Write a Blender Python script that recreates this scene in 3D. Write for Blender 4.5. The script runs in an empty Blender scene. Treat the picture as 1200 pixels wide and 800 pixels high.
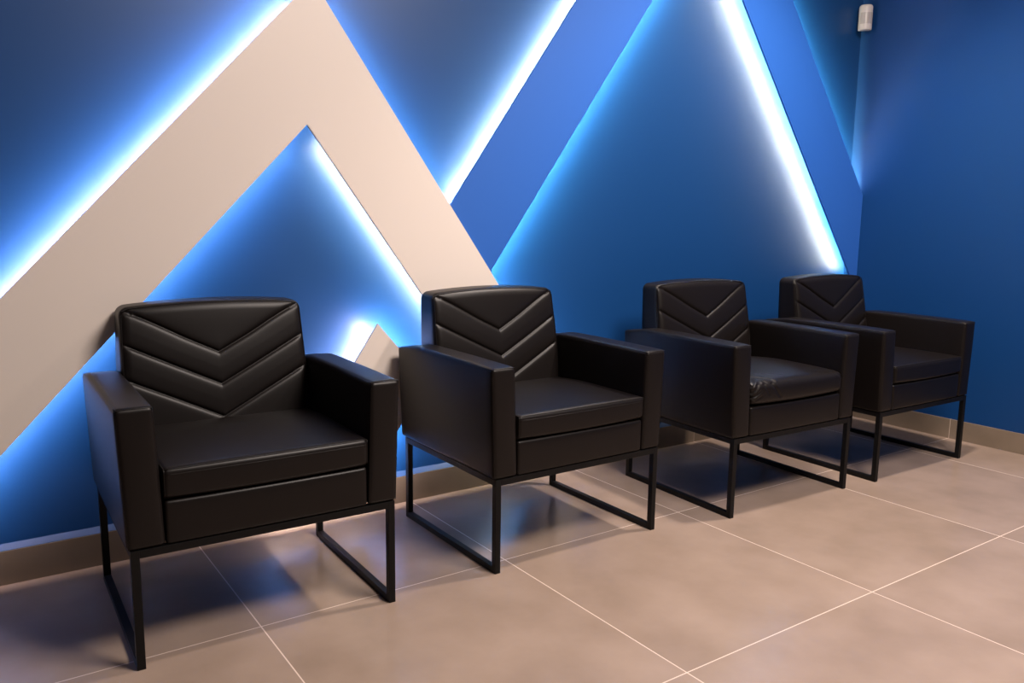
import bpy, bmesh, math
from mathutils import Vector, Matrix

scene = bpy.context.scene
C = scene.collection

# ------------------------------------------------------------------ materials
def lin(r, g, b):
    f = lambda c: (c / 255 / 12.92) if c / 255 <= .04045 else ((c / 255 + .055) / 1.055) ** 2.4
    return (f(r), f(g), f(b), 1)

def mat(name, color, rough=.5, spec=.5, metallic=0.0):
    m = bpy.data.materials.new(name); m.use_nodes = True
    b = m.node_tree.nodes['Principled BSDF']
    b.inputs['Base Color'].default_value = color
    b.inputs['Roughness'].default_value = rough
    b.inputs['Specular IOR Level'].default_value = spec
    b.inputs['Metallic'].default_value = metallic
    return m, m.node_tree, b

def noise_bump(nt, b, scale, strength, dist=.001, detail=3):
    tc = nt.nodes.new('ShaderNodeTexCoord')
    n = nt.nodes.new('ShaderNodeTexNoise'); n.inputs['Scale'].default_value = scale
    n.inputs['Detail'].default_value = detail
    bp = nt.nodes.new('ShaderNodeBump'); bp.inputs['Strength'].default_value = strength
    bp.inputs['Distance'].default_value = dist
    nt.links.new(tc.outputs['Object'], n.inputs['Vector'])
    nt.links.new(n.outputs['Fac'], bp.inputs['Height'])
    nt.links.new(bp.outputs['Normal'], b.inputs['Normal'])
    return tc, n

def colour_noise(nt, b, scale, c1, c2, lo=.3, hi=.7, detail=4):
    tc = nt.nodes.new('ShaderNodeTexCoord')
    n = nt.nodes.new('ShaderNodeTexNoise'); n.inputs['Scale'].default_value = scale
    n.inputs['Detail'].default_value = detail
    r = nt.nodes.new('ShaderNodeValToRGB')
    r.color_ramp.elements[0].position = lo; r.color_ramp.elements[0].color = c1
    r.color_ramp.elements[1].position = hi; r.color_ramp.elements[1].color = c2
    nt.links.new(tc.outputs['Object'], n.inputs['Vector'])
    nt.links.new(n.outputs['Fac'], r.inputs['Fac'])
    nt.links.new(r.outputs['Color'], b.inputs['Base Color'])
    return r

# paint
BLUE = (.004, .046, .172, 1)
m_wall, nt, b = mat('blue_wall_paint', BLUE, .43, .40)
noise_bump(nt, b, 160, .06, .0006)
PBLUE = (.021, .120, .49, 1)
m_panel_blue, nt, b = mat('blue_panel_paint', PBLUE, .5, .5)
noise_bump(nt, b, 220, .03, .0004)
m_cream, nt, b = mat('cream_panel_paint', (.77, .685, .62, 1), .5, .35)
noise_bump(nt, b, 220, .03, .0004)
m_white, nt, b = mat('white_ceiling_paint', (.8, .78, .75, 1), .8, .2)
noise_bump(nt, b, 120, .05)

# porcelain floor tile with light grout, object coordinates = world coordinates
TX, TY, TS = .182, -.662, .8
def tile_material(name, axes, rough, seed, grout_w=.0017, tone=(1, 1, 1)):
    m, nt, b = mat(name, (.4, .3, .25, 1), rough, .5)
    N, L = nt.nodes.new, nt.links.new
    tc = N('ShaderNodeTexCoord'); sp = N('ShaderNodeSeparateXYZ'); L(tc.outputs['Object'], sp.inputs[0])
    masks, cells = [], []
    for ax, off in axes:
        a = N('ShaderNodeMath'); a.operation = 'SUBTRACT'; L(sp.outputs[ax], a.inputs[0]); a.inputs[1].default_value = off
        d = N('ShaderNodeMath'); d.operation = 'DIVIDE'; L(a.outputs[0], d.inputs[0]); d.inputs[1].default_value = TS
        fl = N('ShaderNodeMath'); fl.operation = 'FLOOR'; L(d.outputs[0], fl.inputs[0]); cells.append(fl)
        fr = N('ShaderNodeMath'); fr.operation = 'FRACT'; L(d.outputs[0], fr.inputs[0])
        s = N('ShaderNodeMath'); s.operation = 'SUBTRACT'; L(fr.outputs[0], s.inputs[0]); s.inputs[1].default_value = .5
        ab = N('ShaderNodeMath'); ab.operation = 'ABSOLUTE'; L(s.outputs[0], ab.inputs[0])
        g = N('ShaderNodeMath'); g.operation = 'GREATER_THAN'; L(ab.outputs[0], g.inputs[0]); g.inputs[1].default_value = .5 - grout_w / TS
        masks.append(g)
    mk = masks[0]
    if len(masks) > 1:
        mx = N('ShaderNodeMath'); mx.operation = 'MAXIMUM'; L(masks[0].outputs[0], mx.inputs[0]); L(masks[1].outputs[0], mx.inputs[1]); mk = mx
    # tile clouding, different in each tile
    cv = N('ShaderNodeCombineXYZ')
    for i, c in enumerate(cells): L(c.outputs[0], cv.inputs[i])
    cv.inputs[2].default_value = seed
    wn = N('ShaderNodeTexWhiteNoise'); wn.noise_dimensions = '3D'; L(cv.outputs[0], wn.inputs['Vector'])
    sc = N('ShaderNodeVectorMath'); sc.operation = 'SCALE'; sc.inputs['Scale'].default_value = 20; L(wn.outputs['Color'], sc.inputs[0])
    ad = N('ShaderNodeVectorMath'); ad.operation = 'ADD'; L(tc.outputs['Object'], ad.inputs[0]); L(sc.outputs[0], ad.inputs[1])
    n1 = N('ShaderNodeTexNoise'); n1.inputs['Scale'].default_value = 4.6; n1.inputs['Detail'].default_value = 7; n1.inputs['Roughness'].default_value = .5
    L(ad.outputs[0], n1.inputs['Vector'])
    r = N('ShaderNodeValToRGB')
    r.color_ramp.elements[0].position = .22; r.color_ramp.elements[0].color = [c * k for c, k in zip(TILE_DARK, (*tone, 1))]
    r.color_ramp.elements[1].position = .80; r.color_ramp.elements[1].color = [c * k for c, k in zip(TILE_LIGHT, (*tone, 1))]
    L(n1.outputs['Fac'], r.inputs['Fac'])
    mixc = N('ShaderNodeMix'); mixc.data_type = 'RGBA'
    L(mk.outputs[0], mixc.inputs['Factor']); L(r.outputs['Color'], mixc.inputs['A']); mixc.inputs['B'].default_value = GROUT
    L(mixc.outputs['Result'], b.inputs['Base Color'])
    # the grout is matt, the tile has a satin glaze
    mr = N('ShaderNodeMapRange'); L(n1.outputs['Fac'], mr.inputs['Value'])
    mr.inputs['To Min'].default_value = rough - .02; mr.inputs['To Max'].default_value = rough + .03
    mg = N('ShaderNodeMix'); mg.data_type = 'FLOAT'
    L(mk.outputs[0], mg.inputs['Factor']); L(mr.outputs['Result'], mg.inputs['A']); mg.inputs['B'].default_value = .8
    L(mg.outputs['Result'], b.inputs['Roughness'])
    n2 = N('ShaderNodeTexNoise'); n2.inputs['Scale'].default_value = 260; L(tc.outputs['Object'], n2.inputs['Vector'])
    bp = N('ShaderNodeBump'); bp.inputs['Strength'].default_value = .04; bp.inputs['Distance'].default_value = .0006
    L(n2.outputs['Fac'], bp.inputs['Height']); L(bp.outputs['Normal'], b.inputs['Normal'])
    return m
TILE_DARK, TILE_LIGHT, GROUT = (.272, .200, .154, 1), (.385, .290, .232, 1), (.66, .53, .45, 1)
m_floor = tile_material('beige_floor_tile', [('X', TX), ('Y', TY)], .22, 1.3)
m_skirt = tile_material('beige_skirting_tile', [('X', TX)], .36, 4.1, .0011, (.66, .68, .63))
m_skirt_r = tile_material('beige_skirting_tile_right', [('Y', TY)], .36, 7.7, .0011, (.66, .68, .63))

# black leather, metal
m_leather, nt, b = mat('black_leather', (.0068, .0050, .0046, 1), .40, .26)
tc, n = noise_bump(nt, b, 420, .16, .0007, 4)
m_seam, nt, b = mat('black_seam_thread', (.012, .010, .010, 1), .5, .5)
noise_bump(nt, b, 900, .2, .0004)
m_metal, nt, b = mat('black_satin_metal', (.0045, .0043, .0045, 1), .45, .2)
noise_bump(nt, b, 500, .08, .0003)
m_sensor, nt, b = mat('off_white_plastic', (.72, .66, .62, 1), .4, .5)
noise_bump(nt, b, 300, .02)
m_lens, nt, b = mat('frosted_sensor_window', (.52, .47, .44, 1), .3, .5)
noise_bump(nt, b, 60, .1)
m_mdf, nt, b = mat('raw_panel_back', (.55, .5, .45, 1), .8, .2)
noise_bump(nt, b, 90, .1)

def led_material(name, color, strength):
    m = bpy.data.materials.new(name); m.use_nodes = True
    nt = m.node_tree; nt.nodes.clear()
    e = nt.nodes.new('ShaderNodeEmission'); o = nt.nodes.new('ShaderNodeOutputMaterial')
    e.inputs['Color'].default_value = color; e.inputs['Strength'].default_value = strength
    nt.links.new(e.outputs[0], o.inputs['Surface'])
    return m

# ------------------------------------------------------------------ mesh helpers
def obj(name, bm, m, parent=None, smooth=False):
    me = bpy.data.meshes.new(name)
    bmesh.ops.recalc_face_normals(bm, faces=bm.faces)
    if smooth:
        for f in bm.faces: f.smooth = True
    bm.to_mesh(me); bm.free()
    for mm in (m if isinstance(m, (list, tuple)) else [m]): me.materials.append(mm)
    o = bpy.data.objects.new(name, me); C.objects.link(o)
    if parent is not None: o.parent = parent
    return o

def empty(name, loc=(0, 0, 0), rz=0.0):
    o = bpy.data.objects.new(name, None); C.objects.link(o)
    o.empty_display_size = .1; o.location = loc; o.rotation_euler = (0, 0, rz)
    return o

def tag(o, label, cat, group=None):
    o['label'] = label; o['category'] = cat
    if group: o['group'] = group
    o['kind'] = 'thing'

def structure(o): o['kind'] = 'structure'; return o

def box(bm, x0, x1, y0, y1, z0, z1, bevel=0.0):
    r = bmesh.ops.create_cube(bm, size=1)
    for v in r['verts']:
        v.co = Vector((x0 + (v.co.x + .5) * (x1 - x0), y0 + (v.co.y + .5) * (y1 - y0), z0 + (v.co.z + .5) * (z1 - z0)))
    if bevel:
        es = list({e for v in r['verts'] for e in v.link_edges})
        bmesh.ops.bevel(bm, geom=es, offset=bevel, segments=2, affect='EDGES', profile=.6)

def prism(bm, pts, y0, y1, bevel=0.0):
    """polygon in the x/z plane, thickened along y"""
    a = [bm.verts.new((x, y0, z)) for x, z in pts]
    c = [bm.verts.new((x, y1, z)) for x, z in pts]
    n = len(pts)
    fr = bm.faces.new(a); bm.faces.new(c[::-1])
    for i in range(n): bm.faces.new((a[i], c[i], c[(i + 1) % n], a[(i + 1) % n]))
    if bevel:
        bmesh.ops.recalc_face_normals(bm, faces=bm.faces)
        bmesh.ops.bevel(bm, geom=list(fr.edges), offset=bevel, segments=2, affect='EDGES')

def axis_samples(lo, hi, r, n):
    e = [0, .12, .30, .52, .76, 1.0]
    s = [lo + r * t for t in e]
    s += [lo + r + (hi - lo - 2 * r) * i / n for i in range(1, n)]
    s += [hi - r * t for t in e[::-1]]
    return s

def rbox(bm, lo, hi, r, n, fn=None):
    """upholstered block: rounded box with a dense grid on every face, shaped by fn(point, normal)"""
    S = [axis_samples(lo[i], hi[i], r, n[i]) for i in range(3)]
    M = [len(s) - 1 for s in S]
    cache = {}
    def vert(i, j, k):
        key = (i, j, k)
        if key not in cache:
            p = Vector((S[0][i], S[1][j], S[2][k]))
            q = Vector([min(max(p[a], lo[a] + r), hi[a] - r) for a in range(3)])
            d = p - q
            if d.length > 1e-9:
                nn = d.normalized(); p = q + nn * r
            else: nn = Vector((0, 0, 1))
            if fn: p = fn(p, nn)
            cache[key] = bm.verts.new(p)
        return cache[key]
    for a, b_, c in ((0, 1, 2), (1, 2, 0), (2, 0, 1)):
        for side in (0, M[c]):
            for u in range(M[a]):
                for v in range(M[b_]):
                    idx = []
                    for du, dv in ((0, 0), (1, 0), (1, 1), (0, 1)):
                        t = [0, 0, 0]; t[a] = u + du; t[b_] = v + dv; t[c] = side
                        idx.append(vert(*t))
                    bm.faces.new(idx if side else idx[::-1])

def tube(bm, pts, r, closed=False, seg=6):
    pts = [Vector(p) for p in pts]; n = len(pts); rings = []
    for i, p in enumerate(pts):
        if closed: t = (pts[(i + 1) % n] - pts[i - 1])
        else: t = pts[min(i + 1, n - 1)] - pts[max(i - 1, 0)]
        t.normalize()
        up = Vector((0, 0, 1)) if abs(t.z) < .9 else Vector((1, 0, 0))
        s = t.cross(up).normalized(); w = t.cross(s)
        rings.append([bm.verts.new(p + r * (math.cos(2 * math.pi * k / seg) * s + math.sin(2 * math.pi * k / seg) * w)) for k in range(seg)])
    for i in range(n if closed else n - 1):
        A, B = rings[i], rings[(i + 1) % n]
        for k in range(seg): bm.faces.new((A[k], A[(k + 1) % seg], B[(k + 1) % seg], B[k]))
    if not closed:
        bm.faces.new(rings[0]); bm.faces.new(rings[-1][::-1])

def sstep(a, b_, t):
    t = min(max((t - a) / (b_ - a), 0), 1); return t * t * (3 - 2 * t)

# ------------------------------------------------------------------ room shell
XR, WY, H = 3.781, .020, 3.2
XL, YB = -2.6, -5.6

bm = bmesh.new(); box(bm, XL, XR + .2, YB, WY + .2, -.1, 0)
structure(obj('floor', bm, m_floor))
bm = bmesh.new(); box(bm, XL, XR + .2, WY, WY + .2, 0, H)
structure(obj('wall_back', bm, m_wall))
bm = bmesh.new()
# painted plaster fillet sloping from the wall face out to the skirting's top edge
vs = [bm.verts.new((x, y, z)) for x in (XL, XR) for y, z in ((WY, .105), (.002, .105), (.002, .1065), (WY, .122))]
a, c = vs[:4], vs[4:]
bm.faces.new(a[::-1]); bm.faces.new(c)
for i in range(4): bm.faces.new((a[i], a[(i + 1) % 4], c[(i + 1) % 4], c[i]))
structure(obj('trim_1', bm, m_wall))
bm = bmesh.new(); box(bm, XR, XR + .2, YB, WY, 0, H)
structure(obj('wall_right', bm, m_wall))
bm = bmesh.new(); box(bm, XL, XR + .2, YB, WY + .2, H, H + .1)
structure(obj('ceiling', bm, m_white))
bm = bmesh.new(); box(bm, XL, XR - .009, 0, WY, 0, .105, .0012)
structure(obj('baseboard_back', bm, m_skirt))
bm = bmesh.new(); box(bm, XR - .009, XR, YB, 0, 0, .100, .0012)
structure(obj('baseboard_right', bm, m_skirt_r))

# ------------------------------------------------------------------ backlit wall panels

def led_run(parent, a, b_, inset, side, y, m, w=.010, t=.004):
    """one LED tape along the edge a-b, set in from the edge, on the panel's back at depth y"""
    a, b_ = Vector(a), Vector(b_); d = (b_ - a).normalized(); n = Vector((-d.y, d.x)) * side
    p = [a + n * inset, b_ + n * inset, b_ + n * (inset + w), a + n * (inset + w)]
    bm = bmesh.new(); prism(bm, [(v.x, v.y) for v in p], y, y + t)
    o = obj('led_strip', bm, [m_mdf, m], parent)
    for p_ in o.data.polygons:                      # the tape shines only towards the wall
        if p_.normal.y > .9: p_.material_index = 1
    return o

def lerp(a, b_, t): return (a[0] + (b_[0] - a[0]) * t, a[1] + (b_[1] - a[1]) * t)

T = .008
# cream chevron
CY = -.078
cO, cI = (.6017, 1.8587), (.5702, 1.3993)
cLo, cLi, cRi, cRo = (-1.034, .110), (-.6496, .110), (1.5161, .110), (1.8696, .110)
cream = empty('backlit_panel', (0, 0, 0))
tag(cream, 'large cream backlit chevron panel on the blue wall behind the two left armchairs', 'panel', 'backlit panels on the wall')
bm = bmesh.new(); prism(bm, [cLo, cO, cRo, cRi, cI, cLi], CY, CY + T, .0012)
obj('panel_board', bm, m_cream, cream)
# blue chevron
BY = -.066
bO, bI = (2.4340, 2.9852), (2.4349, 2.4588)
xe = XR - .001
bRi, bRo = (xe, .7176), (xe, 1.2503)
bLo, bLi = (1.036, 1.0220), (1.220, .7700)     # ends behind the cream leg
blue = empty('backlit_panel', (0, 0, 0))
tag(blue, 'tall bright blue backlit chevron panel reaching the right wall behind the two right armchairs', 'panel', 'backlit panels on the wall')
bm = bmesh.new(); prism(bm, [bLo, bO, bRo, bRi, bI, bLi], BY, BY + T, .0012)
obj('panel_board', bm, m_panel_blue, blue)
# short cream bar between the first two chairs
SY = -.078
s = [(.4035, .110), (.8172, .7209), (1.0163, .4907), (.7516, .110)]
bar = empty('backlit_panel', (0, 0, 0))
tag(bar, 'short slanted cream panel with pointed top seen between the leftmost and second armchairs', 'panel', 'backlit panels on the wall')
bm = bmesh.new(); prism(bm, s, SY, SY + T, .0012)
obj('panel_board', bm, m_cream, bar)

E_C, E_B, E_S = 380.0, 390.0, 470.0
def led(name, col, st): return led_material(name, (*col, 1), st)
LC = led('led_cool_outer', (1.0, .82, .80), E_C)
LC2 = led('led_cool_inner', (1.0, .82, .80), E_C * .6)
LB = led('led_ice', (1.0, .95, .70), E_B)
LB2 = led('led_ice_bright', (1.0, .95, .70), E_B * 1.45)
LC3 = led('led_ice_inner', (1.0, .95, .70), E_C * .85)
LS = led('led_cool_small', (1.0, .82, .80), E_S)
cb = CY + T
IN, INL = .014, .050
led_run(cream, lerp(cLo, cO, .05), lerp(cLo, cO, .985), .022, -1, cb, LC)
led_run(cream, lerp(cO, cRo, .03), lerp(cO, cRo, .97), IN, -1, cb, LC2)
led_run(cream, lerp(cLi, cI, .05), lerp(cLi, cI, .97), IN, 1, cb, LC2)
led_run(cream, lerp(cI, cRi, .06), lerp(cI, cRi, .97), INL, 1, cb, LC3)
bb = BY + T
led_run(blue, lerp(bLo, bO, .06), lerp(bLo, bO, .98), INL, -1, bb, LB)
led_run(blue, lerp(bO, bRo, .03), lerp(bO, bRo, .97), IN, -1, bb, LB2)
led_run(blue, lerp(bLi, bI, .06), lerp(bLi, bI, .97), IN, 1, bb, LB2)
led_run(blue, lerp(bI, bRi, .03), lerp(bI, bRi, .97), .068, 1, bb, LB)
sb = SY + T
led_run(bar, lerp(s[0], s[1], .03), lerp(s[0], s[1], .97), INL, -1, sb, LS)
led_run(bar, lerp(s[1], s[2], .06), lerp(s[1], s[2], .94), IN, -1, sb, LS)
led_run(bar, lerp(s[3], s[2], .03), lerp(s[3], s[2], .94), IN, 1, sb, LS)

def spacers(parent, y, pts):  # unseen spacer blocks added between the panel's back and the wall
    for x, z in pts:
        bm = bmesh.new(); box(bm, x - .03, x + .03, y, WY - .0003, z - .03, z + .03, .001)
        obj('panel_spacer', bm, m_mdf, parent)
spacers(bar, sb, [(.74, .40)])
spacers(blue, bb, [(2.432, 2.72), (1.75, 1.80), (3.05, 1.90), (3.55, 1.26)])

# ------------------------------------------------------------------ motion detector in the corner
sen = empty('motion_detector', (3.735, -.030, 2.190), math.radians(-45))
tag(sen, 'small white motion detector high in the corner of the two blue walls', 'sensor')
def sensor_body(w, d, z0, z1, y0, n=14):
    bm = bmesh.new()
    rings = []
    for z, k in ((z0, .90), (z0 + .004, 1), (z1 - .012, 1), (z1 - .004, .93), (z1, .80)):
        ring = [(-w * k, y0), ] + [(-w * k * math.cos(math.pi * i / n), y0 - .012 - d * k * math.sin(math.pi * i / n)) for i in range(n + 1)] + [(w * k, y0)]
        rings.append([bm.verts.new((x, y, z)) for x, y in ring])
    m_ = len(rings[0])
    for A, B in zip(rings, rings[1:]):
        for i in range(m_): bm.faces.new((A[i], A[(i + 1) % m_], B[(i + 1) % m_], B[i]))
    bm.faces.new(rings[0][::-1]); bm.faces.new(rings[-1])
    return bm
obj('housing', sensor_body(.034, .026, -.065, .065, .010), m_sensor, sen)
bm = bmesh.new()
n = 10
for z0, z1 in ((-.034, .024),):
    g = [[bm.verts.new((-.0346 * math.cos(a), -.002 - .0268 * math.sin(a), z)) for a in [math.pi * (.17 + .66 * i / n) for i in range(n + 1)]] for z in (z0, z1)]
    h = [[bm.verts.new((v.co.x * .9, v.co.y * .9, v.co.z)) for v in row] for row in g]
    for i in range(n):
        bm.faces.new((g[0][i], g[0][i + 1], g[1][i + 1], g[1][i]))
        bm.faces.new((h[0][i + 1], h[0][i], h[1][i], h[1][i + 1]))
    for i in (0, 1):
        for k in range(n): bm.faces.new((g[i][k], g[i][k + 1], h[i][k + 1], h[i][k]))
    for k in (0, n): bm.faces.new((g[0][k], g[1][k], h[1][k], h[0][k]))
obj('sensor_window', bm, m_lens, sen)
bm = bmesh.new()
box(bm, -.022, .022, .008, .028, -.035, .035, .002)
obj('mounting_bracket', bm, m_sensor, sen)

# ------------------------------------------------------------------ armchairs
HW, FY, RY, BAR, FH = .345, -.300, .300, .020, .305

def leg_mesh(sx, front):
    bm = bmesh.new()
    x0 = sx * HW; x1 = sx * (HW - BAR)
    y0, y1 = (FY, FY + BAR) if front else (RY - BAR, RY)
    box(bm, min(x0, x1), max(x0, x1), y0, y1, 0, FH, .0012)
    return bm

def rail_mesh(sx):
    bm = bmesh.new(); x0 = sx * HW; x1 = sx * (HW - BAR)
    box(bm, min(x0, x1), max(x0, x1), FY + BAR, RY - BAR, 0, BAR, .0012)
    return bm

def top_frame_mesh():
    bm = bmesh.new()
    for sx in (-1, 1):
        x0 = sx * HW; x1 = sx * (HW - BAR)
        box(bm, min(x0, x1), max(x0, x1), FY + BAR, RY - BAR, FH - BAR, FH, .0012)
    box(bm, -HW + BAR, HW - BAR, FY, FY + BAR, FH - BAR, FH, .0012)
    box(bm, -HW + BAR, HW - BAR, RY - BAR, RY, FH - BAR, FH, .0012)
    return bm

AZ0, AZ1, ATH = FH, .655, .088
def arm_mesh(s):
    bm = bmesh.new()
    x0, x1 = (.264, .264 + ATH)
    y0, y1 = FY - .001, .322
    def shape(p, nn):
        t = (p.z - AZ0) / (AZ1 - AZ0)
        x = p.x + .012 * t
        u = max(0, 1 - ((p.y - (y0 + y1) / 2) / ((y1 - y0) / 2)) ** 2); w = max(0, 1 - (2 * t - 1) ** 2)
        if nn.x > .5: x += .005 * u * w * nn.x
        if nn.x < -.5: x += .004 * u * w * nn.x
        y = p.y
        if nn.y < -.5: y += .004 * w * max(0, 1 - ((p.x - (x0 + x1) / 2) / (ATH / 2)) ** 2) * nn.y
        z = p.z + (.003 * u * nn.z if nn.z > .5 else 0)
        z -= .016 * sstep(.18, .322, p.y) * sstep(.5, 1, t)          # the arm's back top corner dips
        return Vector((s * x, y, z))
    rbox(bm, (x0, y0, AZ0), (x1, y1, AZ1), .013, (6, 26, 14), shape)
    # stitched edges: outline of the front face and the two long top edges
    def P(x, y, z): return shape(Vector((x, y, z)), Vector((0, 0, 0)))
    k = .0041
    loop = [P(x0 + k, y0 + k, AZ0 + k)]
    loop += [P(x0 + k, y0 + k, AZ0 + (AZ1 - AZ0) * i / 12) for i in range(1, 12)]
    loop += [P(x0 + k, y0 + k, AZ1 - k), P((x0 + x1) / 2, y0 + k, AZ1 - k + .001), P(x1 - k, y0 + k, AZ1 - k)]
    loop += [P(x1 - k, y0 + k, AZ1 - (AZ1 - AZ0) * i / 12) for i in range(1, 12)] + [P(x1 - k, y0 + k, AZ0 + k)]
    tube(bm, loop, .0016)
    for xx in (x0 + k, x1 - k):
        tube(bm, [P(xx, y0 + k + (y1 - y0 - 2 * k) * i / 24, AZ1 - k) for i in range(25)], .0016)
    return bm

def base_mesh():
    bm = bmesh.new()
    lo, hi = (-.2635, FY + .001, FH), (.2635, .312, .4165)
    def shape(p, nn):
        u = max(0, 1 - (p.x / .2635) ** 2); t = (p.z - lo[2]) / (hi[2] - lo[2]); w = max(0, 1 - (2 * t - 1) ** 2)
        y = p.y - (.006 * math.sqrt(u * w) if nn.y < -.3 else 0)
        return Vector((p.x, y, p.z))
    rbox(bm, lo, hi, .009, (30, 12, 10), shape)
    return bm

CREASES = [(-.262, -.020, -.222, .022, .0035, .0050), (-.263, -.040, -.214, -.008, .0035, .0050), (-.263, -.056, -.222, -.036, .0030, .0045),
           (-.262, .004, -.236, .050, .0030, .0050), (-.200, .055, -.120, -.046, .0042, .0060), (-.205, .010, -.180, -.030, .0025, .0050),
           (.262, -.010, .225, .012, .0025, .0050), (-.150, .070, -.060, .020, .0020, .0070)]
def cushion_mesh(puffy=False):
    bm = bmesh.new()
    lo, hi = (-.2655, FY - .004, .418), (.2655, .190, .4985)
    r = .013
    if puffy: hi = (.2655, .190, .506); r = .024
    cx_, cy_ = 0, (lo[1] + hi[1]) / 2
    def shape(p, nn):
        u = max(0, 1 - (p.x / .2655) ** 2); v = max(0, 1 - ((p.y - cy_) / ((hi[1] - lo[1]) / 2)) ** 2)
        t = (p.z - lo[2]) / (hi[2] - lo[2]); w = max(0, 1 - (2 * t - 1) ** 2)
        x, y, z = p
        top = max(nn.z, 0)
        z += top * ((.020 if puffy else .008) * (u * v) ** .6) * t
        if p.z > lo[2] + .03: z -= .010 * sstep(0, .22, p.y)
        if nn.y < -.2: y -= (.012 if puffy else .005) * (u * w) ** .5
        if nn.y < -.2 and t < .5: z += .006 * (1 - u) * (1 - 2 * t)      # lower corners tuck up a little
        if puffy:
            # creases: w runs down the front face (negative) and back over the top (positive)
            w_ = (p.y - lo[1] - r) if nn.z > .71 else (p.z - hi[2] + r * .6)
            dent = 0
            for ax, aw, bx, bw, dp, wd in CREASES:
                ex, ew = bx - ax, bw - aw; L2 = ex * ex + ew * ew
                tt = min(max(((p.x - ax) * ex + (w_ - aw) * ew) / L2, 0), 1)
                dd = math.hypot(p.x - ax - tt * ex, w_ - aw - tt * ew)
                dent += dp * (math.exp(-(dd / wd) ** 2) - .45 * math.exp(-((dd - 1.9 * wd) / wd) ** 2)) * (1 - .55 * tt)
            if nn.y < -.05 or nn.z > .05:
                x -= nn.x * dent; y -= nn.y * dent; z -= nn.z * dent
        return Vector((x, y, z))
    rbox(bm, lo, hi, r, (120, 90, 20) if puffy else (40, 36, 8), shape)
    if not puffy:
        # welt seam along the front top edge, down the front corners and back along the sides
        def P(x, y, z, n): return shape(Vector((x, y, z)), n)
        zt = hi[2] - .0035; yf = lo[1] + .0035
        nF = Vector((0, -.7, .7))
        tube(bm, [P(-.262 + .524 * i / 40, yf, zt, nF) for i in range(41)], .0017)
        zb = hi[2] - .016
        tube(bm, [P(-.259 + .518 * i / 40, lo[1] + .0002, zb, Vector((0, -1, 0))) for i in range(41)], .0009)
        for sx in (-1, 1):
            tube(bm, [P(sx * .2620, yf + (.46) * i / 20, zt, Vector((sx * .7, 0, .7))) for i in range(21)], .0017)
            tube(bm, [P(sx * .2620, yf, lo[2] + .006 + (zt - lo[2] - .006) * i / 6, Vector((sx * .7, -.7, 0))) for i in range(7)], .0015)
    return bm

BZ0, BZ1, BF, BB = .418, .832, .167, .316
SEAMS = (.690, .594, .495)
def lean(z, ty): return (z - .49) * (.19 * (1 - ty) + .05 * ty)
def back_groove(x, z):
    """depth of the quilting on the front face: sharp V seams with padded bands between them"""
    d = 1e9
    for za in SEAMS:
        d = min(d, abs(z - za - .525 * abs(x)) * .885)
    return -.0085 * math.exp(-d / .0036) - .0030 * math.exp(-d / .020)
def backrest_mesh():
    bm = bmesh.new()
    hw = .2615
    lo, hi = (-hw, BF, BZ0), (hw, BB, BZ1)
    R = .026
    def shape(p, nn):
        u = max(0, 1 - (p.x / hw) ** 2); t = (p.z - BZ0) / (BZ1 - BZ0)
        w = max(0, 1 - (2 * t - 1) ** 2)
        x, y, z = p
        z += .014 * u * sstep(.75, 1, t)                                   # crowned top edge
        if nn.y < -.4 or (nn.z > .99 and y < 0):
            e = min(1, max(0, (hw - abs(p.x)) / .020)) * min(1, max(0, (BZ1 + .010 - p.z) / .025))
            y -= .010 * (u * w) ** .5
            y -= back_groove(p.x, p.z) * e
        if nn.y > .4: y += .003 * (u * w) ** .5
        x *= 1 + .048 * sstep(0, .5, t) - .022 * sstep(.5, 1, t)           # widest just above the arms
        y += lean(p.z, (p.y - BF) / (BB - BF))
        return Vector((x, y, z))
    rbox(bm, lo, hi, R, (170, 6, 150), shape)
    # welt along the sides and top of the front panel
    def P(x, z): return shape(Vector((x, BF + .0060, z)), Vector((0, 0, 0)))
    k = .0055
    pts = [P(-hw + k, BZ0 + .04 + (BZ1 - BZ0 - .064) * i / 16) for i in range(17)]
    pts += [P(-hw + .010, BZ1 - .010)]
    pts += [P(-hw + .024 + (2 * hw - .048) * i / 24, BZ1 - k) for i in range(25)]
    pts += [P(hw - .010, BZ1 - .010)]
    pts += [P(hw - k, BZ1 - .024 - (BZ1 - BZ0 - .064) * i / 16) for i in range(17)]
    tube(bm, pts, .0016)
    return bm

chair = empty('armchair')
for sx in (-1, 1):
    obj('leg', leg_mesh(sx, True), m_metal, chair)
    obj('leg', leg_mesh(sx, False), m_metal, chair)
    obj('floor_rail', rail_mesh(sx), m_metal, chair)
obj('top_frame', top_frame_mesh(), m_metal, chair)
for sx in (-1, 1): obj('armrest', arm_mesh(sx), m_leather, chair, True)
obj('seat_base', base_mesh(), m_leather, chair, True)
cush = obj('seat_cushion', cushion_mesh(), m_leather, chair, True)
obj('backrest', backrest_mesh(), m_leather, chair, True)

def copy_thing(root):
    r = root.copy(); C.objects.link(r)
    for ch in root.children:
        c = ch.copy(); C.objects.link(c); c.parent = r
    return r

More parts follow.
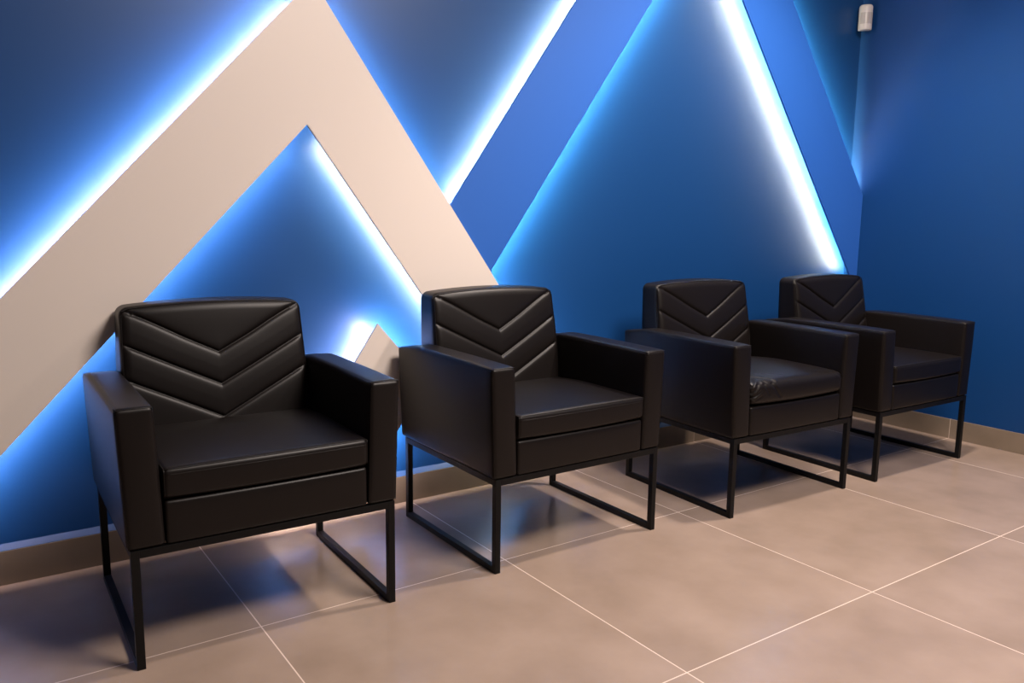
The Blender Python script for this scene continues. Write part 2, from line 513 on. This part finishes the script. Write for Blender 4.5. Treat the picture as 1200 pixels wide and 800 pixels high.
puffy_bm = cushion_mesh(True)
poses = [
    ((.214, -.423), -1.3, 'black leather armchair nearest the camera, leftmost of the row, beside the cream chevron'),
    ((1.238, -.438), 0.0, 'second black leather armchair from the left, in front of the cream chevron\'s right leg'),
    ((2.252, -.532), -2.4, 'third black leather armchair from the left, with a puffy creased seat cushion'),
    ((3.115, -.575), -1.2, 'black leather armchair in the corner by the right wall, last of the row'),
]
for i, ((x, y), a, lab) in enumerate(poses):
    c = chair if i == 0 else copy_thing(chair)
    c.location = (x, y, 0); c.rotation_euler = (0, 0, math.radians(a))
    tag(c, lab, 'armchair', 'black armchairs along the wall')
    if i == 2:
        for ch in c.children:
            if ch.data == cush.data:
                me = bpy.data.meshes.new('puffy_seat_cushion')
                bmesh.ops.recalc_face_normals(puffy_bm, faces=puffy_bm.faces)
                for f in puffy_bm.faces: f.smooth = True
                puffy_bm.to_mesh(me); puffy_bm.free(); me.materials.append(m_leather)
                ch.data = me; ch['label'] = 'puffy seat cushion with creases at its front left corner'

# ------------------------------------------------------------------ lights of the room
def spot(name, loc, target, power, size, angle, col, blend=.5):
    l = bpy.data.lights.new(name, 'SPOT'); l.energy = power; l.shadow_soft_size = size
    l.spot_size = math.radians(angle); l.spot_blend = blend; l.color = col
    o = bpy.data.objects.new(name, l); C.objects.link(o); o.location = loc
    o.rotation_euler = (Vector(target) - Vector(loc)).to_track_quat('-Z', 'Y').to_euler()
    return o
def area(name, loc, target, power, sx, sy, col):
    l = bpy.data.lights.new(name, 'AREA'); l.energy = power; l.shape = 'RECTANGLE'; l.size = sx; l.size_y = sy; l.color = col
    o = bpy.data.objects.new(name, l); C.objects.link(o); o.location = loc
    o.rotation_euler = (Vector(target) - Vector(loc)).to_track_quat('-Z', 'Y').to_euler()
    return o
WARM = (1.0, .85, .755)
spot('ceiling_downlight', (2.55, -1.05, 3.15), (2.55, -1.05, 0), 310, .09, 112, WARM, .6)
area('ceiling_light_panel', (1.5, -2.5, 3.12), (1.2, -1.6, 0), 185, 1.1, 1.1, (1.0, .87, .79))

w = bpy.data.worlds.new('room_ambience'); scene.world = w; w.use_nodes = True
bg = w.node_tree.nodes['Background']; bg.inputs['Color'].default_value = (.75, .85, 1, 1); bg.inputs['Strength'].default_value = .03

# ------------------------------------------------------------------ camera
yaw, pitch, roll = math.radians(34.8495), math.radians(8.7159), math.radians(.7526)
f = Vector((math.sin(yaw) * math.cos(pitch), math.cos(yaw) * math.cos(pitch), -math.sin(pitch)))
r = Vector((math.cos(yaw), -math.sin(yaw), 0)); u = r.cross(f)
r2 = math.cos(roll) * r + math.sin(roll) * u; u2 = -math.sin(roll) * r + math.cos(roll) * u
cam = bpy.data.cameras.new('camera'); cam.sensor_width = 36; cam.lens = 956.67 / 1200 * 36
co = bpy.data.objects.new('camera', cam); C.objects.link(co)
co.matrix_world = Matrix(((r2.x, u2.x, -f.x, -.4510), (r2.y, u2.y, -f.y, -2.7446), (r2.z, u2.z, -f.z, 1.1086), (0, 0, 0, 1)))
scene.camera = co

scene.view_settings.view_transform = 'Standard'
scene.view_settings.look = 'None'
scene.view_settings.exposure = 0
scene.view_settings.gamma = 1
scene.view_settings.use_curve_mapping = False
scene.cycles.use_denoising = True
scene.cycles.max_bounces = 8
scene.cycles.sample_clamp_indirect = 8
